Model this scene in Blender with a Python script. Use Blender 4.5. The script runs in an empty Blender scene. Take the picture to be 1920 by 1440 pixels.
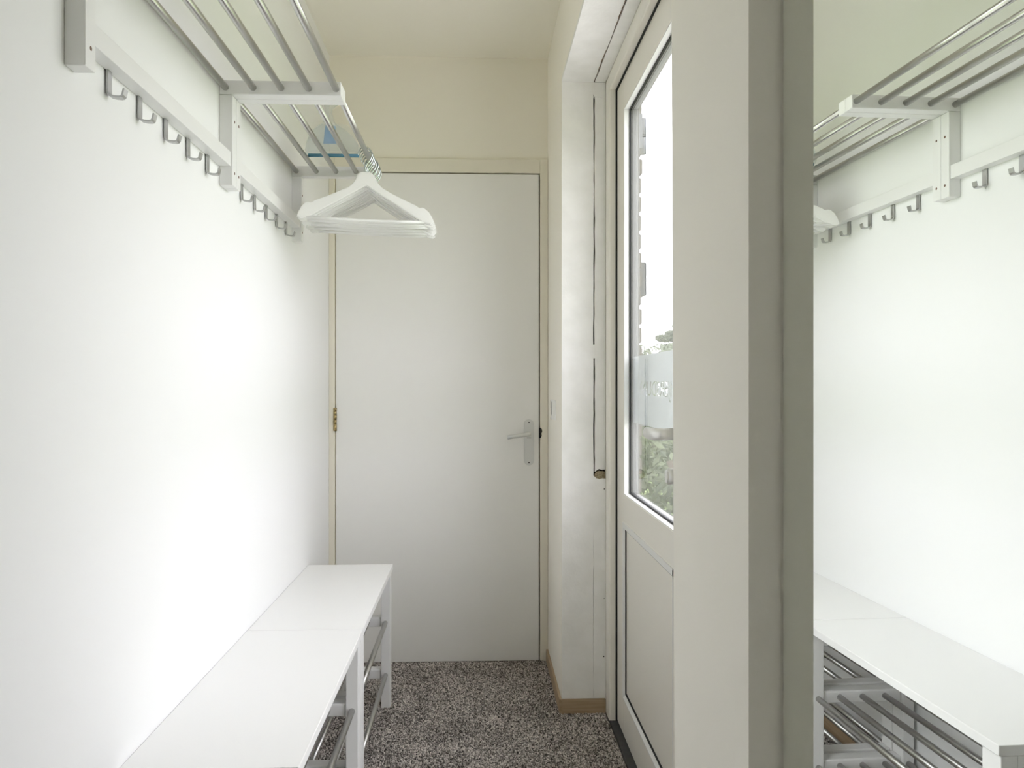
import bpy, bmesh, math, random
from mathutils import Vector, Matrix
import numpy as np
random.seed(7)
rng = np.random.default_rng(7)
R = math.radians
SC = bpy.context.scene
COL = SC.collection

# ------------------------------------------------------------------ camera, world, exposure
EYE = 1.149
cd = bpy.data.cameras.new('camera')
cam = bpy.data.objects.new('camera', cd)
COL.objects.link(cam)
cd.sensor_width = 36.0
cd.lens = 1588.0 / 1920.0 * 36.0
cd.clip_start = 0.02
cam.location = (0, 0, EYE)
cam.rotation_euler = (R(90), 0, R(-2.41))
SC.camera = cam

world = bpy.data.worlds.new('overcast_sky')
SC.world = world
world.use_nodes = True
bg = world.node_tree.nodes['Background']
bg.inputs[0].default_value = (0.965, 0.96, 1.02, 1)
bg.inputs[1].default_value = 1.0

SC.view_settings.view_transform = 'Standard'
SC.view_settings.look = 'None'
SC.view_settings.gamma = 1.0
SC.view_settings.use_curve_mapping = False
SC.view_settings.exposure = 2.6
SC.cycles.max_bounces = 26
SC.cycles.diffuse_bounces = 20
SC.cycles.glossy_bounces = 8
SC.cycles.transparent_max_bounces = 24


# ------------------------------------------------------------------ materials
def mat(name, col, rough=0.5, metal=0.0, bump=None, var=None, spec=0.5, coat=0.0):
    """bump = (scale, strength); var = (scale, amount, second colour)"""
    m = bpy.data.materials.new(name)
    m.use_nodes = True
    nt = m.node_tree
    b = nt.nodes['Principled BSDF']
    b.inputs['Base Color'].default_value = (*col, 1)
    b.inputs['Roughness'].default_value = rough
    b.inputs['Metallic'].default_value = metal
    b.inputs['Specular IOR Level'].default_value = spec
    b.inputs['Coat Weight'].default_value = coat
    tc = nt.nodes.new('ShaderNodeTexCoord')
    geo = nt.nodes.new('ShaderNodeNewGeometry')
    if var:
        n = nt.nodes.new('ShaderNodeTexNoise')
        n.inputs['Scale'].default_value = var[0]
        n.inputs['Detail'].default_value = 4
        nt.links.new(geo.outputs['Position'], n.inputs['Vector'])
        mr = nt.nodes.new('ShaderNodeMapRange')
        mr.inputs[1].default_value = 0.35
        mr.inputs[2].default_value = 0.65
        mr.inputs[4].default_value = var[1]
        nt.links.new(n.outputs[0], mr.inputs[0])
        mx = nt.nodes.new('ShaderNodeMix')
        mx.data_type = 'RGBA'
        mx.inputs[6].default_value = (*col, 1)
        mx.inputs[7].default_value = (*var[2], 1)
        nt.links.new(mr.outputs[0], mx.inputs[0])
        nt.links.new(mx.outputs[2], b.inputs['Base Color'])
    if bump:
        n = nt.nodes.new('ShaderNodeTexNoise')
        n.inputs['Scale'].default_value = bump[0]
        n.inputs['Detail'].default_value = 3
        nt.links.new(geo.outputs['Position'], n.inputs['Vector'])
        bp = nt.nodes.new('ShaderNodeBump')
        bp.inputs['Strength'].default_value = bump[1]
        bp.inputs['Distance'].default_value = 0.002
        nt.links.new(n.outputs[0], bp.inputs['Height'])
        nt.links.new(bp.outputs[0], b.inputs['Normal'])
    return m


def clear_mat(name, tint, gloss_rough, haze, ior=1.45, haze_col=(0.9, 0.93, 0.95)):
    """thin clear sheet: transparent + mirror by Fresnel, plus a little milky scatter"""
    m = bpy.data.materials.new(name)
    m.use_nodes = True
    nt = m.node_tree
    nt.nodes.clear()
    out = nt.nodes.new('ShaderNodeOutputMaterial')
    tr = nt.nodes.new('ShaderNodeBsdfTransparent')
    tr.inputs[0].default_value = (*tint, 1)
    gl = nt.nodes.new('ShaderNodeBsdfGlossy')
    gl.inputs['Roughness'].default_value = gloss_rough
    lw = nt.nodes.new('ShaderNodeLayerWeight')
    lw.inputs[0].default_value = 0.5
    pw = nt.nodes.new('ShaderNodeMath')
    pw.operation = 'POWER'
    pw.inputs[1].default_value = 5.0
    nt.links.new(lw.outputs['Facing'], pw.inputs[0])
    f0 = ((ior - 1) / (ior + 1)) ** 2
    fr = nt.nodes.new('ShaderNodeMath')
    fr.operation = 'MULTIPLY_ADD'
    fr.inputs[1].default_value = 1 - f0
    fr.inputs[2].default_value = f0
    nt.links.new(pw.outputs[0], fr.inputs[0])
    last = tr
    if haze > 0:
        df = nt.nodes.new('ShaderNodeBsdfDiffuse')
        df.inputs[0].default_value = (*haze_col, 1)
        tl = nt.nodes.new('ShaderNodeBsdfTranslucent')
        tl.inputs[0].default_value = (*haze_col, 1)
        m0 = nt.nodes.new('ShaderNodeMixShader')
        m0.inputs[0].default_value = 0.5
        nt.links.new(df.outputs[0], m0.inputs[1])
        nt.links.new(tl.outputs[0], m0.inputs[2])
        m1 = nt.nodes.new('ShaderNodeMixShader')
        m1.inputs[0].default_value = haze
        nt.links.new(tr.outputs[0], m1.inputs[1])
        nt.links.new(m0.outputs[0], m1.inputs[2])
        last = m1
    mx = nt.nodes.new('ShaderNodeMixShader')
    nt.links.new(fr.outputs[0], mx.inputs[0])
    nt.links.new(last.outputs[0], mx.inputs[1])
    nt.links.new(gl.outputs[0], mx.inputs[2])
    nt.links.new(mx.outputs[0], out.inputs[0])
    return m


def wood_mat(name, c1, c2, axis):
    m = bpy.data.materials.new(name)
    m.use_nodes = True
    nt = m.node_tree
    b = nt.nodes['Principled BSDF']
    b.inputs['Roughness'].default_value = 0.5
    geo = nt.nodes.new('ShaderNodeNewGeometry')
    mp = nt.nodes.new('ShaderNodeMapping')
    sc = [90, 90, 160]
    sc[axis] = 5
    mp.inputs['Scale'].default_value = sc
    nt.links.new(geo.outputs['Position'], mp.inputs[0])
    n = nt.nodes.new('ShaderNodeTexNoise')
    n.inputs['Scale'].default_value = 1.0
    n.inputs['Detail'].default_value = 5
    nt.links.new(mp.outputs[0], n.inputs['Vector'])
    cr = nt.nodes.new('ShaderNodeValToRGB')
    cr.color_ramp.elements[0].position = 0.35
    cr.color_ramp.elements[0].color = (*c2, 1)
    cr.color_ramp.elements[1].position = 0.62
    cr.color_ramp.elements[1].color = (*c1, 1)
    nt.links.new(n.outputs[0], cr.inputs[0])
    nt.links.new(cr.outputs[0], b.inputs['Base Color'])
    return m


M = {}
M['wall'] = mat('white_wall_paint', (0.845, 0.848, 0.848), 0.75, bump=(260, 0.04), spec=0.25)
M['wallr'] = mat('cream_white_wall_paint', (0.93, 0.90, 0.825), 0.75, bump=(260, 0.04), spec=0.25)
M['ceil'] = mat('cream_ceiling_paint', (0.885, 0.86, 0.775), 0.85, bump=(200, 0.04), spec=0.2)
M['cream'] = mat('cream_back_wall_paint', (0.88, 0.85, 0.76), 0.75, bump=(220, 0.04), spec=0.25)
M['taupe'] = mat('taupe_bounce_cut', (0.34, 0.29, 0.22), 0.8, bump=(220, 0.04))  # rear wall tone made dark to cut light bounced onto the pier
M['plaster'] = mat('scuffed_plaster', (0.92, 0.915, 0.89), 0.85, bump=(90, 0.35), var=(14, 0.3, (0.74, 0.735, 0.69)), spec=0.2)
M['rawplaster'] = mat('raw_tan_plaster', (0.50, 0.43, 0.29), 0.95, bump=(300, 1.0), var=(200, 0.8, (0.28, 0.22, 0.13)))
M['dark'] = mat('dark_gap', (0.03, 0.028, 0.024), 0.9)
M['brownedge'] = mat('brown_crack_edge', (0.22, 0.15, 0.10), 0.9, bump=(200, 0.8))
M['door'] = mat('white_lacquered_door', (0.85, 0.845, 0.82), 0.35, spec=0.4)
M['jamb'] = mat('cream_frame_paint', (0.80, 0.765, 0.66), 0.4, spec=0.4)
M['upvc'] = mat('cream_door_profile', (0.87, 0.84, 0.765), 0.3, spec=0.5)
M['bead'] = mat('white_glazing_bead', (0.84, 0.84, 0.82), 0.35)
M['rubber'] = mat('black_rubber_gasket', (0.012, 0.012, 0.012), 0.6)
M['furn'] = mat('white_lacquered_wood', (0.83, 0.83, 0.825), 0.33, spec=0.4)
M['hanger'] = mat('white_painted_hanger', (0.82, 0.82, 0.80), 0.4)
M['steel'] = mat('satin_steel_tube', (0.56, 0.555, 0.54), 0.33, 1.0)
M['hook'] = mat('brushed_hook_steel', (0.50, 0.50, 0.50), 0.38, 1.0)
M['wire'] = mat('zinc_hook_wire', (0.62, 0.68, 0.68), 0.18, 1.0)
M['alu'] = mat('satin_aluminium', (0.70, 0.71, 0.70), 0.36, 0.6)
M['brass'] = mat('aged_brass', (0.50, 0.40, 0.20), 0.35, 1.0, var=(300, 0.5, (0.30, 0.22, 0.09)))
M['plug'] = mat('brown_screw_plug', (0.16, 0.09, 0.06), 0.6)
M['mirror'] = mat('silver_mirror', (0.90, 0.925, 0.89), 0.0, 1.0)
M['oakx'] = wood_mat('oak_skirting_across', (0.47, 0.355, 0.235), (0.37, 0.27, 0.165), 0)
M['oaky'] = wood_mat('oak_skirting_along', (0.47, 0.355, 0.235), (0.37, 0.27, 0.165), 1)
M['thresh'] = mat('dark_threshold', (0.025, 0.025, 0.028), 0.45, var=(60, 0.6, (0.05, 0.05, 0.05)))
M['glass'] = clear_mat('window_glass', (0.98, 0.985, 0.985), 0.0, 0.0, 1.45)
M['film'] = clear_mat('frosted_film', (0.95, 0.98, 0.98), 0.3, 0.92, 1.2, (0.46, 0.495, 0.50))
M['plastic'] = clear_mat('clear_plastic', (0.95, 0.965, 0.97), 0.04, 0.16, 1.5)
M['bluelip'] = mat('teal_blue_rubber', (0.10, 0.28, 0.40), 0.4)
M['bluetag'] = mat('blue_card', (0.22, 0.43, 0.74), 0.6)
M['brick'] = mat('pale_brick', (0.17, 0.16, 0.14), 0.9, bump=(120, 0.8), var=(9, 0.7, (0.13, 0.115, 0.095)))
M['mortar'] = mat('grey_mortar', (0.20, 0.195, 0.18), 0.95)
M['grass'] = mat('lawn', (0.16, 0.24, 0.07), 0.9, bump=(60, 1.0), var=(20, 0.8, (0.26, 0.31, 0.12)))
M['bounce_slab'] = mat('pale_bounce_slab', (0.64, 0.63, 0.60), 0.9, bump=(80, 0.5), var=(6, 0.6, (0.48, 0.47, 0.44)))
M['bark'] = mat('grey_bark', (0.16, 0.13, 0.10), 0.9, bump=(60, 0.8))
M['dimmed_profile'] = mat('dimmed_outer_profile', (0.22, 0.22, 0.215), 0.4)  # door profile again, its colour darkened to hold back skylight glare
M['hingegrey'] = mat('light_grey_hinge', (0.27, 0.28, 0.30), 0.4)
M['alulight'] = mat('bright_satin_aluminium', (0.86, 0.86, 0.85), 0.3, 0.35)
M['greybox'] = mat('grey_metal_box', (0.16, 0.165, 0.165), 0.5)


def leaf_mat(name, c1, c2):
    m = bpy.data.materials.new(name)
    m.use_nodes = True
    nt = m.node_tree
    b = nt.nodes['Principled BSDF']
    b.inputs['Roughness'].default_value = 0.45
    geo = nt.nodes.new('ShaderNodeNewGeometry')
    mx = nt.nodes.new('ShaderNodeMix')
    mx.data_type = 'RGBA'
    mx.inputs[6].default_value = (*c1, 1)
    mx.inputs[7].default_value = (*c2, 1)
    nt.links.new(geo.outputs['Random Per Island'], mx.inputs[0])
    nt.links.new(mx.outputs[2], b.inputs['Base Color'])
    tl = nt.nodes.new('ShaderNodeBsdfTranslucent')
    nt.links.new(mx.outputs[2], tl.inputs[0])
    ms = nt.nodes.new('ShaderNodeMixShader')
    ms.inputs[0].default_value = 0.4
    nt.links.new(b.outputs[0], ms.inputs[1])
    nt.links.new(tl.outputs[0], ms.inputs[2])
    nt.links.new(ms.outputs[0], nt.nodes['Material Output'].inputs[0])
    return m


M['leaf_a'] = leaf_mat('hedge_leaves', (0.10, 0.125, 0.085), (0.27, 0.31, 0.20))
M['leaf_b'] = leaf_mat('tree_leaves', (0.17, 0.20, 0.145), (0.27, 0.30, 0.22))

# carpet pile: colour of each tuft from a random island value
m = bpy.data.materials.new('heather_carpet_pile')
m.use_nodes = True
nt = m.node_tree
b = nt.nodes['Principled BSDF']
b.inputs['Roughness'].default_value = 0.95
b.inputs['Specular IOR Level'].default_value = 0.1
geo = nt.nodes.new('ShaderNodeNewGeometry')
cr = nt.nodes.new('ShaderNodeValToRGB')
cr.color_ramp.interpolation = 'LINEAR'
els = cr.color_ramp.elements
els[0].position = 0.0
els[0].color = (0.05, 0.045, 0.042, 1)
els[1].position = 1.0
els[1].color = (0.80, 0.76, 0.71, 1)
e = els.new(0.45)
e.color = (0.33, 0.30, 0.275, 1)
e = els.new(0.8)
e.color = (0.60, 0.55, 0.51, 1)
nt.links.new(geo.outputs['Random Per Island'], cr.inputs[0])
nz = nt.nodes.new('ShaderNodeTexNoise')
nz.inputs['Scale'].default_value = 7
nz.inputs['Detail'].default_value = 3
nt.links.new(geo.outputs['Position'], nz.inputs['Vector'])
mr = nt.nodes.new('ShaderNodeMapRange')
mr.inputs[1].default_value = 0.35
mr.inputs[2].default_value = 0.65
mr.inputs[3].default_value = 0.84
mr.inputs[4].default_value = 1.08
nt.links.new(nz.outputs[0], mr.inputs[0])
mm = nt.nodes.new('ShaderNodeMix')
mm.data_type = 'RGBA'
mm.blend_type = 'MULTIPLY'
mm.inputs[0].default_value = 1.0
nt.links.new(cr.outputs[0], mm.inputs[6])
nt.links.new(mr.outputs[0], mm.inputs[7])
nt.links.new(mm.outputs[2], b.inputs['Base Color'])
M['carpet'] = m
M['carpetbase'] = mat('carpet_backing', (0.10, 0.09, 0.085), 0.95, bump=(300, 1.0), var=(220, 0.8, (0.16, 0.14, 0.13)))


# ------------------------------------------------------------------ mesh helpers
def NB():
    return bmesh.new()


def box(bm, x0, x1, y0, y1, z0, z1, bev=0.0, seg=2):
    vs = [bm.verts.new(p) for p in ((x0, y0, z0), (x1, y0, z0), (x1, y1, z0), (x0, y1, z0),
                                    (x0, y0, z1), (x1, y0, z1), (x1, y1, z1), (x0, y1, z1))]
    fs = [bm.faces.new([vs[i] for i in q]) for q in ((3, 2, 1, 0), (4, 5, 6, 7), (0, 1, 5, 4), (1, 2, 6, 5), (2, 3, 7, 6), (3, 0, 4, 7))]
    if bev > 0:
        es = list({e for f in fs for e in f.edges})
        bmesh.ops.bevel(bm, geom=es, offset=bev, segments=seg, affect='EDGES', profile=0.5, clamp_overlap=True)
    return vs


def prism(bm, pts, a0, a1, axis):
    """polygon pts (2-D) swept along axis from a0 to a1; axis 'x': pts=(y,z), 'y': (x,z), 'z': (x,y)"""
    def P(p, a):
        return {'x': (a, p[0], p[1]), 'y': (p[0], a, p[1]), 'z': (p[0], p[1], a)}[axis]
    v0 = [bm.verts.new(P(p, a0)) for p in pts]
    v1 = [bm.verts.new(P(p, a1)) for p in pts]
    n = len(pts)
    fs = [bm.faces.new(v0), bm.faces.new(v1[::-1])]
    for i in range(n):
        fs.append(bm.faces.new((v0[i], v1[i], v1[(i + 1) % n], v0[(i + 1) % n])))
    bmesh.ops.recalc_face_normals(bm, faces=fs)
    return fs


def tube(bm, pts, r, n=12, cap=True, flat=None):
    """swept tube along pts; flat=(a,b) gives an elliptical/strap section"""
    pts = [Vector(p) for p in pts]
    rings = []
    up = None
    for i, p in enumerate(pts):
        if i == 0:
            t = pts[1] - p
        elif i == len(pts) - 1:
            t = p - pts[i - 1]
        else:
            t = (pts[i + 1] - p).normalized() + (p - pts[i - 1]).normalized()
        t.normalize()
        if up is None:
            a = Vector((0, 0, 1)) if abs(t.z) < 0.9 else Vector((0, 1, 0))
            u = t.cross(a).normalized()
        else:
            u = (up - t * up.dot(t)).normalized()
        up = u
        v = t.cross(u)
        rings.append([bm.verts.new(p + (u * math.cos(2 * math.pi * k / n) + v * math.sin(2 * math.pi * k / n)) * r) for k in range(n)])
    for i in range(len(rings) - 1):
        for k in range(n):
            f = bm.faces.new((rings[i][k], rings[i][(k + 1) % n], rings[i + 1][(k + 1) % n], rings[i + 1][k]))
            f.smooth = True
    if cap:
        bm.faces.new(rings[0][::-1])
        bm.faces.new(rings[-1])


def strap(bm, path, w, th, axis_w=(0, 1, 0)):
    """flat bar of width w (along axis_w) and thickness th bent along path (points in a plane perpendicular to axis_w)"""
    W = Vector(axis_w)
    pts = [Vector(p) for p in path]
    rings = []
    for i, p in enumerate(pts):
        if i == 0:
            t = pts[1] - p
        elif i == len(pts) - 1:
            t = p - pts[i - 1]
        else:
            t = (pts[i + 1] - p).normalized() + (p - pts[i - 1]).normalized()
        t.normalize()
        nrm = t.cross(W).normalized()
        rings.append([bm.verts.new(p + W * (w / 2 * a) + nrm * (th / 2 * b)) for a, b in ((-1, -1), (1, -1), (1, 1), (-1, 1))])
    for i in range(len(rings) - 1):
        for k in range(4):
            bm.faces.new((rings[i][k], rings[i][(k + 1) % 4], rings[i + 1][(k + 1) % 4], rings[i + 1][k]))
    bm.faces.new(rings[0][::-1])
    bm.faces.new(rings[-1])
    bmesh.ops.recalc_face_normals(bm, faces=bm.faces[:])


def rootloc(o):
    v = Vector((0, 0, 0))
    while o is not None:
        v += Vector(o.location)
        o = o.parent
    return v


def obj(name, bm, m, parent=None, world=False, smooth=False):
    if world and parent is not None:
        bmesh.ops.translate(bm, verts=bm.verts[:], vec=-rootloc(parent))
    me = bpy.data.meshes.new(name)
    bm.normal_update()
    bm.to_mesh(me)
    bm.free()
    me.materials.append(M[m])
    if smooth:
        for p in me.polygons:
            p.use_smooth = True
    o = bpy.data.objects.new(name, me)
    COL.objects.link(o)
    o.parent = parent
    return o


def share(name, src, parent, loc=(0, 0, 0)):
    o = bpy.data.objects.new(name, src.data)
    COL.objects.link(o)
    o.parent = parent
    o.location = loc
    return o


def tag(o, label=None, cat=None, group=None, kind=None):
    if label:
        o['label'] = label
    if cat:
        o['category'] = cat
    if group:
        o['group'] = group
    if kind:
        o['kind'] = kind
    return o


def empty(name, loc, label=None, cat=None, group=None, kind=None, rz=0):
    o = bpy.data.objects.new(name, None)
    o.empty_display_size = 0.05
    COL.objects.link(o)
    o.location = loc
    o.rotation_euler = (0, 0, rz)
    return tag(o, label, cat, group, kind)


def copy_tree(o, parent=None):
    c = o.copy()
    COL.objects.link(c)
    c.parent = parent
    for ch in list(o.children):
        copy_tree(ch, c)
    return c


def bobj(name, dims, m, parent=None, bev=0.0, world=True):
    bm = NB()
    box(bm, *dims, bev=bev)
    return obj(name, bm, m, parent, world)


# ------------------------------------------------------------------ room shell
XL = -0.604           # left wall
XR = 0.297            # right wall / pier face
XO = 0.578            # outer face of the outer wall
YB = 3.512            # wall with the inner door
YN = -1.80            # wall behind the camera
ZC = 2.50
YR = 2.943            # reveal beyond the glazed door
ZL = 2.203            # underside of the lintel
YP0, YP1 = 0.913, 1.268   # pier between sidelight and mirror
S = 'structure'

tag(bobj('wall_left', (XL - 0.1, XL, YN - 0.1, YB + 0.1, -0.05, ZC + 0.1), 'wall'), 'plain white wall behind the hat racks and benches', 'wall', kind=S)
tag(bobj('ceiling', (XL - 0.1, XO, YN - 0.1, YB + 0.1, ZC, ZC + 0.1), 'ceil'), 'cream painted ceiling of the narrow passage', 'ceiling', kind=S)
tag(bobj('wall_rear', (XL - 0.1, XO, YN - 0.1, YN, -0.05, ZC + 0.1), 'taupe'), 'unseen wall, darkened to cut bounced light, closing the passage behind the viewpoint', 'wall', kind=S)
bm = NB()
box(bm, XL, -0.604 + 0.03, YB, YB + 0.12, 0, 2.078)
box(bm, XL, XO, YB, YB + 0.12, 2.078, ZC)
box(bm, 0.296, XO, YB, YB + 0.12, 0, 2.078)
tag(obj('wall_far', bm, 'cream'), 'cream wall above and around the closed inner door', 'wall', kind=S)

# right wall: stub beside the inner door, lintel, pier, and the recess that carries the mirror
bm = NB()
box(bm, XR, XO - 0.09, YR + 0.022, YB, -0.05, ZC)              # stub, its reveal skin is added below
box(bm, XR, XR + 0.0025, YR + 0.0005, YR + 0.0225, -0.05, ZL + 0.0155)
box(bm, XR, 0.46, YP0 - 0.3, YR + 0.022, ZL + 0.016, ZC)       # lintel
box(bm, 0.46, XO - 0.09, YP0, YR + 0.022, ZL - 0.0, ZC)
lean = 0.0187
zz = (-0.05, ZC)
e = [YP1 + lean * (z - EYE) for z in zz]
pv = [(XR, YP0, zz[0]), (XO, YP0, zz[0]), (XO, e[0], zz[0]), (XR, e[0], zz[0]),
      (XR, YP0, zz[1]), (XO, YP0, zz[1]), (XO, e[1], zz[1]), (XR, e[1], zz[1])]
pv = [bm.verts.new(p) for p in pv]
for q in ((3, 2, 1, 0), (4, 5, 6, 7), (0, 1, 5, 4), (1, 2, 6, 5), (2, 3, 7, 6), (3, 0, 4, 7)):
    bm.faces.new([pv[i] for i in q])
WY0, WY1, WZ0, WZ1 = -1.00, -0.45, 0.95, 2.10                   # opening for the added, unseen fill window
box(bm, 0.42, XO, WY1, YP0, -0.05, ZC)                          # wall behind the mirror
box(bm, 0.42, XO, YN - 0.1, WY0, -0.05, ZC)
box(bm, 0.42, XO, WY0, WY1, -0.05, WZ0)
box(bm, 0.42, XO, WY0, WY1, WZ1, ZC)
tag(obj('wall_right', bm, 'wallr'), 'white right hand wall with the pier beside the mirror', 'wall', kind=S)


def jag(n, amp):
    v = [0.0]
    for i in range(n - 1):
        v.append(max(-amp, min(amp, v[-1] * 0.6 + random.uniform(-amp, amp) * 0.7)))
    return v


def side(x, z0, z1, n, amp):
    j = jag(n, amp)
    return [(x + j[i], z0 + (z1 - z0) * i / (n - 1)) for i in range(n)]


XE = 0.4515           # inner face of the outer door frame
trim = empty('trim_1', (XR, YR, 0), 'scuffed plaster reveal with a dark cut line beside glazed door', 'wall trim', kind=S)
bobj('backing', (XR + 0.003, XE, YR + 0.0195, YR + 0.0215, 0, ZL + 0.015), 'dark', trim)
bm = NB()
prism(bm, [(XR + 0.001, 0), *side(0.4085, 0, ZL, 60, 0.0012), (XR + 0.001, ZL)], YR, YR + 0.019, 'y')
obj('plaster_panel', bm, 'plaster', trim, True)
bm = NB()
prism(bm, [*side(0.4138, 0.842, 2.150, 60, 0.0014), (0.4138, 2.17), (XE, 2.17), (XE, 0.85), (0.438, 0.849), (0.428, 0.852), (0.419, 0.846)], YR + 0.003, YR + 0.019, 'y')
obj('plaster_strip', bm, 'plaster', trim, True)
bm = NB()
prism(bm, [(0.4085, 0), (XE, 0), (XE, 0.818), (0.44, 0.819), (0.43, 0.8165), (0.42, 0.819), (0.4085, 0.829)], YR, YR + 0.019, 'y')
obj('plaster_patch', bm, 'plaster', trim, True)
bm = NB()
prism(bm, [(0.4085, 2.161), (0.412, 2.153), (0.418, 2.1515), (0.427, 2.1525), (0.437, 2.150), (XE, 2.151), (XE, ZL), (0.4085, ZL)], YR + 0.002, YR + 0.019, 'y')
obj('plaster_patch', bm, 'plaster', trim, True)
bm = NB()
prism(bm, [(0.4070, 1.243), (0.4115, 1.238), (0.4152, 1.244), (0.4148, 1.262), (0.4155, 1.281), (0.4112, 1.288), (0.4072, 1.284)], YR + 0.0015, YR + 0.019, 'y')
obj('plaster_patch', bm, 'plaster', trim, True)
# crumbled tan plaster at the foot of the cut line
bm = NB()
pts = [(0.413, 0.826), (0.4155, 0.836), (0.421, 0.842), (0.428, 0.845), (0.436, 0.843), (0.444, 0.844), (XE, 0.840), (XE, 0.8165), (0.44, 0.818), (0.43, 0.8155), (0.42, 0.818)]
prism(bm, pts, YR + 0.007, YR + 0.019, 'y')
for k in range(26):
    x, z, s = random.uniform(0.417, 0.447), random.uniform(0.821, 0.838), random.uniform(0.0012, 0.003)
    bmesh.ops.create_icosphere(bm, subdivisions=1, radius=s, matrix=Matrix.Translation((x, YR + 0.006, z)))
tag(obj('broken_plaster', bm, 'rawplaster', trim, True), 'crumbled tan plaster')
# soffit of the lintel, two skins with a ragged crack between
bm = NB()
YS0 = 1.27
prism(bm, [(XR, YS0), *[(x, y) for x, y in side(0.409, YS0, YR + 0.001, 70, 0.0022)], (XR, YR + 0.001)], ZL, ZL + 0.0155, 'z')
obj('lintel_skin', bm, 'plaster', trim, True)
bm = NB()
prism(bm, [*[(x, y) for x, y in side(0.4135, YS0, YR + 0.001, 70, 0.001)], (XE, YR + 0.001), (XE, YS0)], ZL + 0.0003, ZL + 0.0155, 'z')
obj('lintel_skin', bm, 'plaster', trim, True)
bm = NB()
prism(bm, [*[(x - 0.001, y) for x, y in side(0.409, YS0, YR, 90, 0.0022)], (0.4112, YR), (0.4112, YS0)], ZL + 0.002, ZL + 0.0153, 'z')
obj('crack_edge', bm, 'brownedge', trim, True)
# nail holes and scars
for (x, z, r) in ((0.4467, 0.782, 0.0022), (0.4445, 0.197, 0.0024), (0.4462, 0.40, 0.0015)):
    bm = NB()
    tube(bm, [(x, YR - 0.0004, z), (x, YR + 0.01, z)], r, 8)
    obj('nail_hole', bm, 'dark', trim, True)

# patched scar on the short right wall
bm = NB()
pts = [(3.150, 1.014), (3.345, 1.010), (3.352, 1.018), (3.356, 1.080), (3.345, 1.089), (3.155, 1.087), (3.148, 1.078)]
prism(bm, pts, XR - 0.0018, XR + 0.002, 'x')
scar = tag(obj('wall_patch', bm, 'plaster'), 'filled rectangular scar on the wall beside the inner door', 'wall patch', kind=S)
for (y0, y1, z0, z1) in ((3.335, 3.342, 1.03, 1.082), (3.352, 3.357, 1.055, 1.086), (3.347, 3.356, 1.009, 1.016), (3.318, 3.322, 1.025, 1.077)):
    bobj('crack', (XR - 0.0026, XR, y0, y1 - 0.003, z0, z1), 'mortar', scar)

# floor: backing and tufts
fl = tag(bobj('floor', (XL - 0.1, XE + 0.001, YN - 0.1, YB + 0.05, -0.05, 0.0), 'carpetbase'), 'dark heather grey carpet on the passage floor', 'carpet', kind=S)


def tufts(x0, x1, y0, y1, pitch):
    nx, ny = int((x1 - x0) / pitch), int((y1 - y0) / pitch)
    gx, gy = np.meshgrid(np.arange(nx), np.arange(ny))
    n = nx * ny
    cx = x0 + (gx.ravel() + 0.5 + rng.uniform(-.4, .4, n)) * pitch
    cy = y0 + (gy.ravel() + 0.5 + rng.uniform(-.4, .4, n)) * pitch
    r = pitch * rng.uniform(0.55, 0.85, n)
    h = rng.uniform(0.003, 0.0065, n)
    a0 = rng.uniform(0, 2 * np.pi, n)
    V = np.zeros((n, 7, 3))
    for k in range(3):
        a = a0 + k * 2 * np.pi / 3
        V[:, k, 0] = cx + r * np.cos(a)
        V[:, k, 1] = cy + r * np.sin(a)
        V[:, k, 2] = 0.0002
        V[:, 3 + k, 0] = cx + r * .75 * np.cos(a + .5)
        V[:, 3 + k, 1] = cy + r * .75 * np.sin(a + .5)
        V[:, 3 + k, 2] = h * .75
    V[:, 6, 0] = cx + rng.uniform(-.4, .4, n) * r
    V[:, 6, 1] = cy + rng.uniform(-.4, .4, n) * r
    V[:, 6, 2] = h
    T = []
    for k in range(3):
        j = (k + 1) % 3
        T += [(k, j, 3 + k), (j, 3 + j, 3 + k), (3 + k, 3 + j, 6)]
    T = np.array(T)
    F = (np.arange(n)[:, None, None] * 7 + T[None]).reshape(-1, 3)
    me = bpy.data.meshes.new('carpet_pile')
    me.vertices.add(n * 7)
    me.vertices.foreach_set('co', V.reshape(-1))
    me.loops.add(F.size)
    me.loops.foreach_set('vertex_index', F.reshape(-1).astype(np.int32))
    me.polygons.add(len(F))
    me.polygons.foreach_set('loop_start', np.arange(0, F.size, 3, dtype=np.int32))
    me.polygons.foreach_set('loop_total', np.full(len(F), 3, dtype=np.int32))
    me.update(calc_edges=True)
    me.validate()
    me.materials.append(M['carpet'])
    o = bpy.data.objects.new('carpet_pile', me)
    COL.objects.link(o)
    o.parent = fl
    o['kind'] = 'stuff'
    return o


tufts(XL + 0.012, XE - 0.002, 1.25, YB - 0.012, 0.0046)

# skirting boards
tag(bobj('baseboard_right', (XR - 0.009, XR, YR - 0.009, YB - 0.018, 0, 0.052), 'oaky', bev=0.001), 'oak skirting board along the short right wall', 'skirting board', kind=S)
tag(bobj('baseboard_reveal', (XR, XE - 0.001, YR - 0.009, YR, 0, 0.052), 'oakx', bev=0.001), 'short oak skirting board on the reveal beside glazed door', 'skirting board', kind=S)
tag(bobj('baseboard_left', (XL, XL + 0.009, YN, YB - 0.018, 0, 0.052), 'oaky', bev=0.001), 'oak skirting board along the left wall under the benches', 'skirting board', kind=S)
tag(bobj('threshold', (XE, 0.60, 1.27, YR, -0.02, 0.006), 'thresh', bev=0.002), 'dark stone threshold strip under the glazed door', 'threshold', kind=S)

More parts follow.
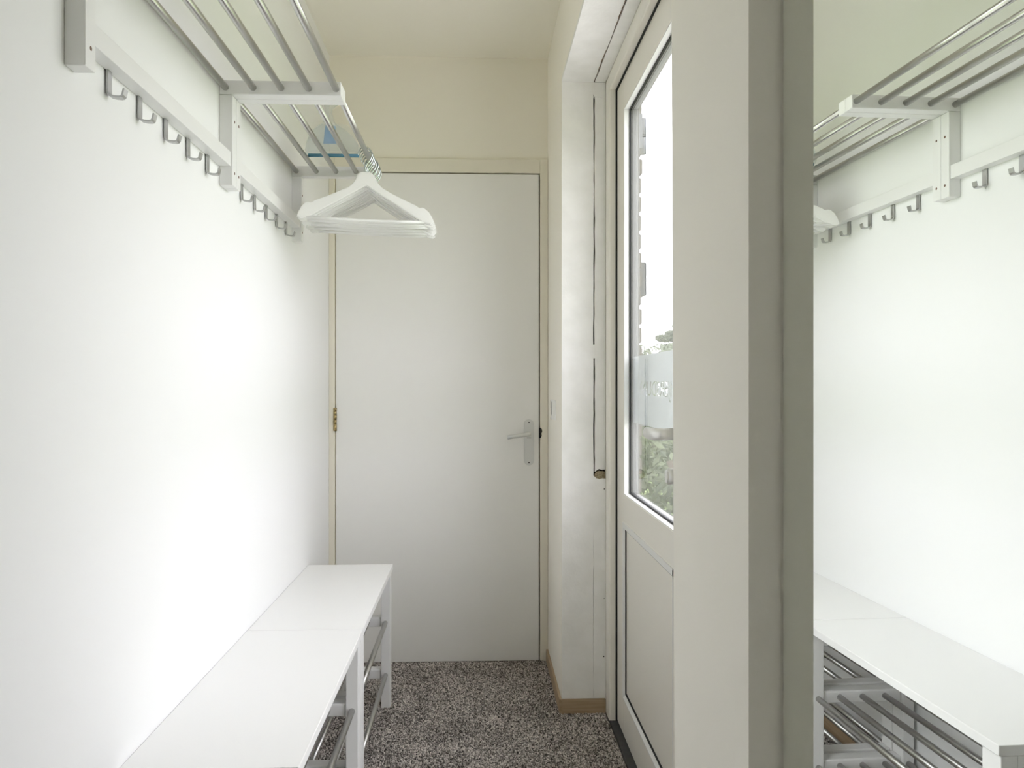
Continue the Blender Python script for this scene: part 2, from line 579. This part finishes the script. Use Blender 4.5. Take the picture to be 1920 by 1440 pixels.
# ------------------------------------------------------------------ inner door (door_1) and its frame
YD = 3.502
fr = empty('trim_2', (-0.16, YB, 0), 'cream painted frame around the closed white inner door', 'door frame', kind=S)
bobj('jamb', (XL, -0.5795, YD - 0.004, YB + 0.06, 0, 2.078), 'jamb', fr, 0.0015)
bobj('jamb', (0.2635, 0.296, YD - 0.004, YB + 0.06, 0, 2.078), 'jamb', fr, 0.0015)
bobj('head', (-0.5795, 0.2635, YD - 0.004, YB + 0.06, 2.0215, 2.078), 'jamb', fr, 0.0015)
bobj('rebate', (-0.58, 0.264, YD + 0.03, YB + 0.05, 0, 2.022), 'dark', fr)
bm = NB()
prism(bm, [(0.2625, 0.925), (0.268, 0.928), (0.2705, 0.935), (0.2695, 0.945), (0.2725, 0.952), (0.271, 0.962), (0.267, 0.968), (0.2625, 0.966)], YD - 0.0052, YD + 0.01, 'y')
tag(obj('latch_recess', bm, 'dark', fr, True), 'dark broken out latch hole')

dr = empty('door_1', (-0.16, YD, 0), 'plain white flush inner door at the end of the passage', 'door', kind=S)
bobj('leaf', (-0.576, 0.2585, YD, YD + 0.038, 0.004, 2.0165), 'door', dr, 0.0012)
bm = NB()
x0, x1, z0, z1 = 0.1965, 0.2385, 0.812, 1.003
rr = (x1 - x0) / 2
pts = [((x0 + x1) / 2 + rr * math.cos(t), z1 - rr + rr * math.sin(t)) for t in [math.pi * k / 14 for k in range(15)]]
pts += [((x0 + x1) / 2 + rr * math.cos(t), z0 + rr + rr * math.sin(t)) for t in [math.pi + math.pi * k / 14 for k in range(15)]]
prism(bm, pts, YD - 0.006, YD, 'y')
es = [e for e in bm.edges if abs(e.verts[0].co.y - (YD - 0.006)) < 1e-6 and abs(e.verts[1].co.y - (YD - 0.006)) < 1e-6]
bmesh.ops.bevel(bm, geom=es, offset=0.002, segments=2, affect='EDGES')
hp = tag(obj('handle_plate', bm, 'alu', dr, True), 'satin aluminium handle plate with rounded ends')
for z in (0.990, 0.824):
    bm = NB()
    tube(bm, [(0.2175, YD - 0.0066, z), (0.2175, YD - 0.001, z)], 0.0028, 10)
    obj('screw', bm, 'dark', hp, True)
bm = NB()
tube(bm, [(0.2175, YD - 0.006, 0.945), (0.2175, YD - 0.012, 0.945)], 0.0115, 20)
obj('rosette', bm, 'alu', hp, True)
bm = NB()
tube(bm, [(0.2175, YD - 0.005, 0.945), (0.2175, YD - 0.03, 0.945), (0.2155, YD - 0.042, 0.9448), (0.208, YD - 0.049, 0.944),
          (0.19, YD - 0.052, 0.941), (0.15, YD - 0.053, 0.935), (0.126, YD - 0.053, 0.931)], 0.0085, 14)
tag(obj('lever', bm, 'alu', dr, True), 'satin aluminium lever')
bm = NB()
box(bm, 0.209, 0.226, YD - 0.0068, YD - 0.004, 0.9255, 0.9275, 0.0005)
obj('slot_mark', bm, 'mortar', hp, True)
hg = empty('hinge', (0, 0, 0))
hg.parent = dr
hg.location = Vector((-0.578, YD - 0.005, 0.957)) - Vector(dr.location)
for k, (a, c) in enumerate(((0.0, 0.028), (0.0295, 0.046), (0.0475, 0.065), (0.0665, 0.080), (0.0815, 0.094))):
    bm = NB()
    tube(bm, [(0, 0, a), (0, 0, c)], 0.0068 if k % 2 == 0 else 0.0062, 14)
    obj('knuckle', bm, 'brass', hg)
bm = NB()
box(bm, -0.007, -0.001, -0.003, 0.004, 0, 0.094)
obj('hinge_leaf', bm, 'brass', hg)

# ------------------------------------------------------------------ outer door frame, glazed door, sidelight
XD = 0.478            # inner face of the glazed door leaf
XT = 0.527            # its outer face
Y0, Y1 = 1.932, 2.857  # leaf
ZT = 2.145
fr = empty('trim_3', (0.5, YR, 0), 'cream plastic frame around the glazed outer door and sidelight', 'door frame', kind=S)
bobj('jamb', (XE, 0.545, Y1 + 0.003, YR, 0.0, ZL), 'upvc', fr, 0.004)
bobj('mullion', (XE, 0.545, 1.845, Y0 - 0.003, 0.0, ZT + 0.001), 'upvc', fr, 0.004)
bobj('jamb', (XE, 0.545, 1.292, 1.355, 0.0, ZT + 0.001), 'upvc', fr, 0.004)
bobj('head', (XE, 0.545, 1.292, Y1 + 0.004, ZT + 0.003, ZL + 0.002), 'upvc', fr, 0.004)
bobj('packer', (0.46, 0.54, 1.262, 1.294, 0.0, ZL), 'upvc', fr)
bobj('gasket', (XD - 0.0055, XD + 0.012, Y1 - 0.0005, Y1 + 0.0035, 0.0, ZT + 0.003), 'rubber', fr)
bobj('gasket', (XD - 0.0055, XD + 0.012, Y0, Y1 + 0.003, ZT - 0.0005, ZT + 0.0035), 'rubber', fr)
bobj('gasket', (XD + 0.001, XD + 0.012, Y0 - 0.0035, Y0, 0.0, ZT + 0.003), 'rubber', fr)

d2 = empty('door_2', (0.5, (Y0 + Y1) / 2, 0), 'cream outer door with tall glass pane and lower panel', 'glazed door', kind=S)
GY0, GY1, GZ0, GZ1 = 2.033, 2.736, 0.790, 2.044     # glass opening
PZ0, PZ1 = 0.128, 0.700                               # panel opening
bobj('stile', (XD, XT, GY1, Y1, 0.008, ZT), 'upvc', d2, 0.002)
bobj('stile', (XD, XT, Y0, GY0, 0.008, ZT), 'upvc', d2, 0.002)
bobj('rail', (XD, XT, GY0, GY1, GZ1, ZT), 'upvc', d2, 0.001)
bobj('rail', (XD, XT, GY0, GY1, PZ1, GZ0), 'upvc', d2, 0.001)
bobj('rail', (XD, XT, GY0, GY1, 0.008, PZ0), 'upvc', d2, 0.001)
XG = 0.502
for nm, dims in (('glazing_bead', (XD + 0.0015, XG - 0.0052, GY1 - 0.003, GY1 + 0.001, GZ0, GZ1)),
                 ('glazing_bead', (XD + 0.0015, XG - 0.0052, GY0 - 0.001, GY0 + 0.003, GZ0, GZ1)),
                 ('glazing_bead', (XD + 0.0015, XG - 0.0052, GY0 + 0.003, GY1 - 0.003, GZ0 - 0.001, GZ0 + 0.003)),
                 ('glazing_bead', (XD + 0.0015, XG - 0.0052, GY0 + 0.003, GY1 - 0.003, GZ1 - 0.003, GZ1 + 0.001))):
    bobj(nm, dims, 'bead', d2, 0.0008)
for dims in ((XG - 0.0052, XG, GY1 - 0.008, GY1, GZ0, GZ1), (XG - 0.0052, XG, GY0, GY0 + 0.008, GZ0, GZ1),
             (XG - 0.0052, XG, GY0, GY1, GZ0, GZ0 + 0.008), (XG - 0.0052, XG, GY0, GY1, GZ1 - 0.008, GZ1)):
    bobj('glass_gasket', dims, 'rubber', d2)
bobj('pane', (XG, XG + 0.004, GY0, GY1, GZ0, GZ1), 'glass', d2)
for dims in ((XG + 0.0045, XT + 0.001, GY1 - 0.002, GY1 + 0.002, GZ0, GZ1), (XG + 0.0045, XT + 0.001, GY0 - 0.002, GY0 + 0.002, GZ0, GZ1),
             (XG + 0.0045, XT + 0.001, GY0, GY1, GZ0 - 0.002, GZ0 + 0.002), (XG + 0.0045, XT + 0.001, GY0, GY1, GZ1 - 0.002, GZ1 + 0.002)):
    bobj('outer_bead', dims, 'dimmed_profile', d2)  # strips laid over the profile, darkened where the sky would burn it out
bobj('outer_bead', (XT - 0.008, XT + 0.002, GY1 - 0.006, GY1 + 0.01, GZ0, GZ1), 'dimmed_profile', d2, 0.001)
# lower panel with raised bead, gasket and flat field
for sgn, a0, ch in ((1, PZ0, 0.005), (-1, PZ1, 0.017)):
    bm = NB()
    prism(bm, [(XD + 0.008, a0), (XD - 0.003, a0), (XD - 0.003, a0 + sgn * ch), (XD + 0.007, a0 + sgn * 0.018), (XD + 0.008, a0 + sgn * 0.018)], GY0, GY1, 'y')
    obj('panel_bead', bm, 'bead', d2, True)
for sgn, a0 in ((1, GY0), (-1, GY1)):
    bm = NB()
    prism(bm, [(XD + 0.008, a0), (XD - 0.003, a0), (XD - 0.003, a0 + sgn * 0.005), (XD + 0.007, a0 + sgn * 0.018), (XD + 0.008, a0 + sgn * 0.018)], PZ0 + 0.001, PZ1 - 0.001, 'z')
    obj('panel_bead', bm, 'bead', d2, True)
for dims in ((XD + 0.002, XD + 0.0085, GY1 - 0.0225, GY1 - 0.018, PZ0 + 0.018, PZ1 - 0.018), (XD + 0.002, XD + 0.0085, GY0 + 0.018, GY0 + 0.0225, PZ0 + 0.018, PZ1 - 0.018),
             (XD + 0.002, XD + 0.0085, GY0 + 0.018, GY1 - 0.018, PZ0 + 0.018, PZ0 + 0.0225), (XD + 0.002, XD + 0.0085, GY0 + 0.018, GY1 - 0.018, PZ1 - 0.0225, PZ1 - 0.018)):
    bobj('panel_gasket', dims, 'rubber', d2)
bobj('panel', (XD + 0.006, XT - 0.006, GY0, GY1, PZ0, PZ1), 'upvc', d2)
# lever handle and lock on the near stile
YH = 1.985
bm = NB()
box(bm, XD - 0.010, XD, YH - 0.016, YH + 0.016, 0.84, 1.08, 0.004)
hp = tag(obj('handle_plate', bm, 'alu', d2, True), 'silver handle plate')
bm = NB()
tube(bm, [(XD - 0.004, YH, 1.03), (XD - 0.035, YH, 1.03), (XD - 0.050, YH + 0.004, 1.0295), (XD - 0.056, YH + 0.018, 1.029), (XD - 0.057, YH + 0.06, 1.0285), (XD - 0.056, YH + 0.108, 1.028)], 0.0115, 14)
bmesh.ops.scale(bm, vec=(0.8, 1, 1.25), space=Matrix.Translation((-(XD - 0.05), 0, -1.029)), verts=bm.verts[:])
tag(obj('lever', bm, 'alulight', d2, True), 'silver lever')
bm = NB()
tube(bm, [(XD - 0.006, YH, 0.93), (XD - 0.030, YH, 0.93)], 0.019, 18)
bmesh.ops.bevel(bm, geom=[e for e in bm.edges if all(abs(v.co.x - (XD - 0.030)) < 1e-5 for v in e.verts)], offset=0.004, segments=2, affect='EDGES')
tag(obj('lock_knob', bm, 'alulight', d2, True), 'silver lock knob')
# outside hinges
for zc in (1.985, 1.075, 0.25):
    h = empty('hinge', (0, 0, 0))
    h.parent = d2
    h.location = Vector((0.558, 2.815, zc)) - Vector(d2.location)
    for k, (a, c, r) in enumerate(((-0.066, -0.012, 0.0105), (-0.0105, -0.004, 0.0098), (-0.0025, 0.052, 0.0105))):
        bm = NB()
        tube(bm, [(0, 0, a), (0, 0, c)], r, 14)
        obj('knuckle', bm, 'hingegrey' if k != 1 else 'greybox', h)
    bm = NB()
    box(bm, -0.0305, -0.004, -0.012, 0.012, -0.05, 0.066, 0.002)
    obj('hinge_leaf', bm, 'hingegrey', h)

# frosted band with clear lettering, on the outside of the pane
FX = XG + 0.0065
FY0, FY1, FZ0, FZ1 = GY0 + 0.002, GY1 - 0.012, 1.024, 1.237
tcv = bpy.data.curves.new('lettering', 'FONT')
tcv.body = 'IJERSDUIN'
tcv.resolution_u = 3
tob = bpy.data.objects.new('lettering', tcv)
COL.objects.link(tob)
dg = bpy.context.evaluated_depsgraph_get()
bpy.context.view_layer.update()
for o in bpy.context.selected_objects:
    o.select_set(False)
bpy.context.view_layer.objects.active = tob
tob.select_set(True)
bpy.ops.object.convert(target='CURVE')
tob = bpy.context.view_layer.objects.active
cu = tob.data
xs = []
ys = []
for sp in cu.splines:
    for p in (sp.bezier_points if sp.type == 'BEZIER' else sp.points):
        xs.append(p.co[0])
        ys.append(p.co[1])
tx0, tx1, ty0, ty1 = min(xs), max(xs), min(ys), max(ys)
TY0, TY1, TZ0, TZ1 = 2.190, 2.594, 1.100, 1.157
kx, kz = (TY1 - TY0) / (tx1 - tx0), (TZ1 - TZ0) / (ty1 - ty0)
sp = cu.splines.new('POLY')
sp.points.add(3)
for i, (yy, z_) in enumerate(((FY0, FZ0), (FY1, FZ0), (FY1, FZ1), (FY0, FZ1))):
    sp.points[i].co = ((yy - TY0) / kx + tx0, (z_ - TZ0) / kz + ty0, 0, 1)
sp.use_cyclic_u = True
cu.dimensions = '2D'
cu.fill_mode = 'BOTH'
bpy.context.view_layer.update()
me = bpy.data.meshes.new_from_object(tob.evaluated_get(bpy.context.evaluated_depsgraph_get()))
for v in me.vertices:
    v.co = Vector((FX, TY0 + (v.co.x - tx0) * kx, TZ0 + (v.co.y - ty0) * kz)) - Vector(d2.location)
me.materials.clear()
me.materials.append(M['film'])
bpy.data.objects.remove(tob)
film = bpy.data.objects.new('frosted_film', me)
COL.objects.link(film)
film.parent = d2
tag(film, 'frosted band with clear mirrored capital letters')

# sidelight between mullion and pier
wn = empty('window_1', (0.5, 1.6, 0), 'tall sidelight beside the glazed door, hidden behind the pier', 'window', kind=S)
SZ0, SZ1 = 0.14, 2.075
for dims in ((XD, XT, 1.355, 1.405, 0.0, ZT), (XD, XT, 1.795, 1.845, 0.0, ZT), (XD, XT, 1.405, 1.795, SZ1, ZT), (XD, XT, 1.405, 1.795, 0.0, SZ0)):
    bobj('window_frame', dims, 'upvc', wn, 0.002)
bobj('pane', (XG, XG + 0.004, 1.405, 1.795, SZ0, SZ1), 'glass', wn)

# unseen window added behind the viewpoint for fill daylight
wn = empty('fill_window', (0.5, (WY0 + WY1) / 2, WZ0), 'unseen window added behind the viewpoint for fill daylight', 'window', kind=S)
for dims in ((XD, XT, WY0, WY0 + 0.05, WZ0, WZ1), (XD, XT, WY1 - 0.05, WY1, WZ0, WZ1),
             (XD, XT, WY0 + 0.05, WY1 - 0.05, WZ0, WZ0 + 0.05), (XD, XT, WY0 + 0.05, WY1 - 0.05, WZ1 - 0.05, WZ1)):
    bobj('window_frame', dims, 'upvc', wn, 0.002)
bobj('pane', (XG, XG + 0.004, WY0 + 0.05, WY1 - 0.05, WZ0 + 0.05, WZ1 - 0.05), 'glass', wn)

# ------------------------------------------------------------------ outside: brick corner, garden
fc = tag(bobj('wall_facade', (XO - 0.09, XO - 0.004, YR + 0.02, 3.30, -0.3, 2.75), 'mortar'), 'pale brick outer wall seen through the door glass', 'brick wall', kind=S)
src = None
for k in range(42):
    z = -0.28 + k * 0.0655
    for c in range(2):
        if src is None:
            bm = NB()
            box(bm, -0.092, 0, 0, 0.2, 0, 0.0545, 0.004, 1)
            src = obj('brick', bm, 'brick', fc)
            o = src
        else:
            o = share('brick', src, fc)
        off = 0 if k % 2 == 0 else -0.105
        if c == 0:
            o.location = (XO + random.uniform(-0.003, 0.002), YR - 0.002, z)
            o.scale = (1, 1.0 if k % 2 == 0 else 0.475, 1)
        else:
            o.location = (XO + random.uniform(-0.002, 0.002), YR + (0.21 if k % 2 == 0 else 0.105), z)
            o.scale = (1, 0.72 if k % 2 == 0 else 1, 1)
bm = NB()
box(bm, XO, XO + 0.022, 2.985, 3.05, 1.462, 1.582, 0.003)
wb = tag(obj('wall_box', bm, 'greybox'), 'narrow grey box fixed to the outside brickwork beyond the glass', 'box')
bobj('lid', (XO + 0.022, XO + 0.026, 2.988, 3.047, 1.465, 1.579), 'greybox', wb, 0.001)
tag(bobj('ground', (-60, 60, -60, 60, -0.40, -0.17), 'grass'), 'lawn outside the glazed door', 'lawn', kind=S)
tag(bobj('reflector', (XO - 0.06, 3.6, -3.0, 4.6, -0.20, -0.06), 'bounce_slab'), 'added pale concrete terrace outside the glazed door', 'reflector', kind=S)  # unseen slab added to bounce skylight up to the ceiling


def leaf_cloud(name, m, blobs, n, size, parent):
    V, F = [], []
    for i in range(n):
        cx, cy, cz, rx, ry, rz = blobs[rng.integers(len(blobs))]
        d = rng.normal(size=3)
        d /= np.linalg.norm(d)
        rr = rng.uniform(0.45, 1.0) ** 0.5
        p = np.array((cx + d[0] * rx * rr, cy + d[1] * ry * rr, cz + d[2] * rz * rr))
        a = rng.normal(size=3)
        a /= np.linalg.norm(a)
        b_ = np.cross(a, rng.normal(size=3))
        b_ /= np.linalg.norm(b_)
        c_ = np.cross(a, b_)
        L = size * rng.uniform(0.7, 1.3)
        i0 = len(V)
        V += [p - a * L, p - b_ * L * .42 + c_ * L * .08, p + a * L, p + b_ * L * .42 + c_ * L * .08]
        F += [(i0, i0 + 1, i0 + 2), (i0, i0 + 2, i0 + 3)]
    me = bpy.data.meshes.new(name)
    me.from_pydata([tuple(v) for v in V], [], F)
    me.materials.append(M[m])
    o = bpy.data.objects.new(name, me)
    COL.objects.link(o)
    o.parent = parent
    o['kind'] = 'stuff'
    return o


def plant(name, loc, label, cat, blobs, n, size, m, trunks):
    r = empty(name, loc, label, cat)
    leaf_cloud('foliage', m, blobs, n, size, r)
    bm = NB()
    for pts, rad in trunks:
        tube(bm, pts, rad, 7)
    obj('stem', bm, 'bark', r)
    return r


plant('garden_shrub', (1.45, 5.4, -0.15), 'leafy green shrub low behind the door glass', 'shrub',
      [(-.25, 0, .75, .5, .5, .5), (.25, .2, .6, .5, .5, .55), (0, .5, .85, .6, .4, .35), (-.1, -.25, .4, .55, .4, .4)], 5200, 0.035, 'leaf_a',
      [([(0, 0, 0), (-.05, 0, .4), (-.2, .05, .8)], .02), ([(.03, 0, 0), (.1, .1, .5), (.2, .2, .9)], .018), ([(0, .05, 0), (0, .3, .5), (0, .5, 1.0)], .016)])
plant('garden_tree', (2.75, 13.0, -0.15), 'pale green tree clump beyond the frosted band', 'tree',
      [(-.2, 0, .9, .9, .9, 1.0), (.4, .5, 1.0, .8, .9, 1.0), (-.9, .8, 1.0, .9, .8, .95), (.1, -.2, .5, 1, .9, .6)], 13000, 0.042, 'leaf_b',
      [([(0, 0, 0), (0, 0, .8), (-.1, .1, 1.6)], .05), ([(0, 0, .6), (.3, .2, 1.2), (.5, .4, 1.7)], .03)])
plant('garden_tree', (4.1, 15.2, -0.15), 'taller tree with sprigs against the sky behind the glass', 'tree',
      [(.35, 0, 1.9, .6, .7, .6), (-.72, -.1, 2.12, .16, .2, .05), (-.5, -.1, 2.2, .2, .2, .06), (-.55, 0, 1.95, .22, .3, .07), (-.35, 0, 2.35, .2, .2, .08), (-.3, 0, 1.75, .4, .4, .2), (.6, .2, 2.4, .6, .8, .6), (0, 0, 1.1, 1, 1, .6)], 8000, 0.042, 'leaf_b',
      [([(.1, 0, 0), (.1, 0, 1.0), (.2, .1, 2.3)], .06), ([(.1, 0, 1.3), (-.3, 0, 1.9), (-.7, -.1, 2.15)], .02)])

# ------------------------------------------------------------------ mirror on the right
ma = R(-1.56)
mr_ = empty('wall_mirror', (0.3335, YP0 - 0.005, 0.0), 'tall frameless mirror panel reflecting the left wall, beside the pier', 'mirror', rz=0)
mr_.rotation_euler = (0, 0, -ma * -1 * -1)
bm = NB()
box(bm, 0.0, 0.006, -1.15, 0.0, 0.03, 2.35)
obj('mirror_glass', bm, 'mirror', mr_)
bm = NB()
box(bm, 0.0062, 0.020, -1.15, -0.001, 0.03, 2.35)
obj('backing_board', bm, 'dark', mr_)
mr_.rotation_euler = (0, 0, R(1.56))


# ------------------------------------------------------------------ hat racks
def make_rack():
    """local frame: x from the wall, y along it, z from floor; unit length L"""
    L, T, P = 0.784, 0.034, 0.031
    zb, za, zt = 1.617, 1.830, 1.864
    D = 0.284
    r = empty('hat_rack', (0, 0, 0))
    for y in (0, L - T):
        o = obj('post', (lambda b_: (box(b_, 0, P, y, y + T, zb, za, 0.0018), b_)[1])(NB()), 'furn', r)
        for z in (1.770, 1.648):
            bm = NB()
            tube(bm, [(P - 0.002, y + T / 2, z), (P + 0.0005, y + T / 2, z)], 0.0034, 10)
            obj('screw_plug', bm, 'plug', o)
        obj('arm', (lambda b_: (box(b_, 0, D, y, y + T, za + 0.0005, zt, 0.0018), b_)[1])(NB()), 'furn', r)
    bm = NB()
    box(bm, 0.0005, 0.0272, T, L - T, 1.661, 1.695, 0.001)
    obj('hook_rail', bm, 'furn', r)
    first = None
    for k in range(5):
        x = 0.0145 + k * 0.0645
        if first is None:
            bm = NB()
            tube(bm, [(0, T - 0.004, 0), (0, L - T + 0.004, 0)], 0.0079, 18)
            first = obj('rod', bm, 'steel', r)
            first.location = (x, 0, 1.847)
        else:
            share('rod', first, r, (x, 0, 1.847))
    first = None
    for k in range(5):
        y = 0.143 + k * 0.1272
        if first is None:
            bm = NB()
            path = [(0.0042, 0, 0.012), (0.0042, 0, -0.036), (0.0050, 0, -0.0395), (0.0075, 0, -0.0418),
                    (0.015, 0, -0.0435), (0.0225, 0, -0.0440), (0.0262, 0, -0.0432), (0.0282, 0, -0.0405), (0.0305, 0, -0.0305)]
            strap(bm, path, 0.0155, 0.0028)
            first = obj('hook', bm, 'hook', r)
            first.location = (0, y, 1.661)
        else:
            share('hook', first, r, (0, y, 1.661))
    return r


rack1 = make_rack()
rack1.location = (XL, 1.268, 0)
rack2 = copy_tree(rack1)
rack2.location = (XL, 2.0534, 0)
tag(rack1, 'white hat rack with steel rods and hooks, the empty nearer one', 'hat rack', 'hat racks along the left wall')
tag(rack2, 'farther white hat rack next to the door, carrying the hangers', 'hat rack', 'hat racks along the left wall')


# ------------------------------------------------------------------ shoe benches
def make_bench():
    """local frame: x from the wall, y along it"""
    L, D, H, TT = 0.808, 0.304, 0.500, 0.020
    lx, ly = 0.032, 0.053
    fx = D - 0.005      # front of the legs
    r = empty('shoe_bench', (0, 0, 0))
    bm = NB()
    box(bm, 0.001, D, 0, L, H - TT, H, 0.0016)
    obj('bench_top', bm, 'furn', r)
    leg = None
    for y in (0.001, L - ly - 0.001):
        for x in (0.012, fx - lx):
            if leg is None:
                bm = NB()
                box(bm, 0, lx, 0, ly, 0.0, H - TT - 0.0005, 0.002)
                leg = obj('leg', bm, 'furn', r)
                leg.location = (x, y, 0)
            else:
                share('leg', leg, r, (x, y, 0))
    cr_ = ap = None
    for y in (0.0, L - ly):
        for z in (0.287, 0.102):
            if cr_ is None:
                bm = NB()
                box(bm, 0.0125 + lx, fx - lx - 0.0005, 0.006, ly - 0.006, 0, 0.034, 0.004)
                cr_ = obj('cross_rail', bm, 'furn', r)
                cr_.location = (0, y, z)
            else:
                share('cross_rail', cr_, r, (0, y, z))
        if ap is None:
            bm = NB()
            box(bm, 0.0125 + lx, fx - lx - 0.0005, 0.0015, ly - 0.0015, 0, 0.034, 0.001)
            ap = obj('top_rail', bm, 'furn', r)
            ap.location = (0, y, H - TT - 0.035)
        else:
            share('top_rail', ap, r, (0, y, H - TT - 0.035))
    rod = None
    for z in (0.304, 0.119):
        for k in range(5):
            x = 0.028 + k * ((fx - 0.016) - 0.028) / 4
            if rod is None:
                bm = NB()
                tube(bm, [(0, ly - 0.012, 0), (0, L - ly + 0.012, 0)], 0.0078, 18)
                rod = obj('rod', bm, 'steel', r)
                rod.location = (x, 0, z)
            else:
                share('rod', rod, r, (x, 0, z))
    return r


bench1 = make_bench()
bench1.location = (XL, 1.448, 0)
bench2 = copy_tree(bench1)
bench2.location = (XL, 2.2585, 0)
tag(bench1, 'white shoe bench with steel rod shelves, the nearer of two', 'bench', 'shoe benches along the left wall')
tag(bench2, 'farther white shoe bench with steel rod shelves, next to the door', 'bench', 'shoe benches along the left wall')

# ------------------------------------------------------------------ hangers
def make_hanger():
    r = empty('coat_hanger', (0, 0, 0))
    up = [(0, 0), (.012, -.0008), (.020, -.005), (.0265, -.013), (.031, -.023), (.037, -.034), (.047, -.0445), (.062, -.0535), (.08, -.0625),
          (.105, -.0745), (.132, -.0865), (.150, -.0945), (.158, -.1005), (.163, -.1015), (.168, -.0995), (.176, -.102), (.187, -.112), (.196, -.127), (.2015, -.143)]
    lo = [(.193, -.1495), (.182, -.1475), (.168, -.143), (.152, -.1335), (.14, -.1255), (.11, -.1075), (.08, -.0895), (.05, -.0715), (.025, -.0565), (.008, -.0455), (0, -.0415)]
    half = up + lo
    pts = half[:-1] + [(0, -.0415)] + [(-x, z) for x, z in reversed(half[1:-1])]
    bm = NB()
    fs = prism(bm, pts, -0.006, 0.006, 'y')
    es = [e for e in bm.edges if abs(e.verts[0].co.y - e.verts[1].co.y) < 1e-6]
    bmesh.ops.bevel(bm, geom=es, offset=0.0022, segments=2, affect='EDGES')
    bmesh.ops.triangulate(bm, faces=[f for f in bm.faces if len(f.verts) > 4])
    for v in bm.verts:
        v.co.y -= 0.22 * v.co.x ** 2
    obj('hanger_body', bm, 'hanger', r)
    bm = NB()
    tube(bm, [(-.176, -.0066, -.1425), (-.09, -.0025, -.1445), (0, -.001, -.145), (.09, -.0025, -.1445), (.176, -.0066, -.1425)], 0.0047, 12)
    obj('trouser_bar', bm, 'hanger', r)
    bm = NB()
    path = [(0, 0, -.004), (0, 0, .012), (.003, 0, .022), (.010, 0, .031), (.0165, 0, .039)]
    cz, rr = .0545, .0205
    for k in range(15):
        t = R(-38 + k * 16.5)
        path.append((rr * math.cos(t), 0, cz + rr * math.sin(t)))
    tube(bm, path, 0.0019, 8)
    obj('wire_hook', bm, 'wire', r)
    return r


h0 = make_hanger()
HX = XL + 0.0145 + 4 * 0.0645
HZ = 1.847 + 0.0079 - (0.0545 + 0.0205 - 0.0019)
NH = 10
words = ['second', 'third', 'fourth', 'fifth', 'sixth', 'seventh', 'eighth', 'ninth', 'tenth']
ang = [15, 11, 14, 9, 12, 9, 7, 10, 6, 8]
for i in range(NH):
    h = h0 if i == 0 else copy_tree(h0)
    h.location = (HX + random.uniform(-0.002, 0.002), 2.545 + i * 0.0265, HZ)
    h.rotation_euler = (0, R(random.uniform(-1.5, 1.5)) if i else R(-0.6), R(ang[i]))
    if i == 0:
        lb = 'frontmost white wooden hanger of the cluster on the rack rod'
    elif i == NH - 1:
        lb = 'rearmost white wooden hanger of the cluster, nearest the door'
    else:
        lb = words[i - 1] + ' white wooden hanger from the front of the cluster'
    tag(h, lb, 'hanger', 'white hangers on the front rod of the rack')

# ------------------------------------------------------------------ clear plastic fan-shaped tool on the far rack
u = 0.000155
tl = empty('plastic_dustpan', (-0.452, 2.655, 1.8551), 'clear plastic dustpan shape with blue lower edge standing on the rack', 'dustpan')
prof = [(-76, 8), (-80, 22), (-76, 44), (-66, 72), (-50, 90), (-30, 102), (-25, 110), (-21, 122), (-19, 140), (-22, 165), (-20, 186), (-8, 194), (8, 194),
        (20, 186), (22, 165), (-2 + 0, 150), (-2, 137), (11, 112), (15, 104), (40, 88), (66, 66), (86, 38), (95, 20), (88, 8)]
prof = [(x / 1000, z / 1000) for x, z in prof]
prof[15] = (0.004, 0.150)
prof[16] = (0.003, 0.137)
bm = NB()
fs = prism(bm, prof, -0.002, 0.012, 'y')
bmesh.ops.bevel(bm, geom=[e for e in bm.edges if abs(e.verts[0].co.y - e.verts[1].co.y) < 1e-6], offset=0.003, segments=2, affect='EDGES')
bmesh.ops.triangulate(bm, faces=[f for f in bm.faces if len(f.verts) > 4])
tag(obj('pan', bm, 'plastic', tl), 'clear plastic shell')
# shallow bulged front of the shell
bm = NB()
NU, NV = 20, 12
rows = []
for j in range(NV):
    zc = 0.012 + 0.088 * j / (NV - 1)
    half = 0.075 * math.sqrt(max(0.0, 1 - (max(0, zc - 0.03) / 0.082) ** 2)) + 0.003
    cxx = 0.006
    row = []
    for i in range(NU):
        s = -1 + 2 * i / (NU - 1)
        row.append(bm.verts.new((cxx + s * half, -0.003 - 0.02 * math.sqrt(max(0, 1 - s * s)) * (1 - 0.6 * j / NV), zc)))
    rows.append(row)
for j in range(NV - 1):
    for i in range(NU - 1):
        f = bm.faces.new((rows[j][i], rows[j][i + 1], rows[j + 1][i + 1], rows[j + 1][i]))
        f.smooth = True
obj('pan_bulge', bm, 'plastic', tl)
bm = NB()
tube(bm, [(-0.070, 0.004, 0.0055), (0.0, 0.004, 0.0055), (0.086, 0.004, 0.0055)], 0.0055, 12)
tag(obj('rubber_lip', bm, 'bluelip', tl), 'teal blue rubber lip')
bm = NB()
prism(bm, [(-0.024, 0.042), (0.016, 0.042), (0.014, 0.098), (-0.018, 0.098)], 0.004, 0.0046, 'y')
tag(obj('card', bm, 'bluetag', tl), 'blue card behind the clear plastic')
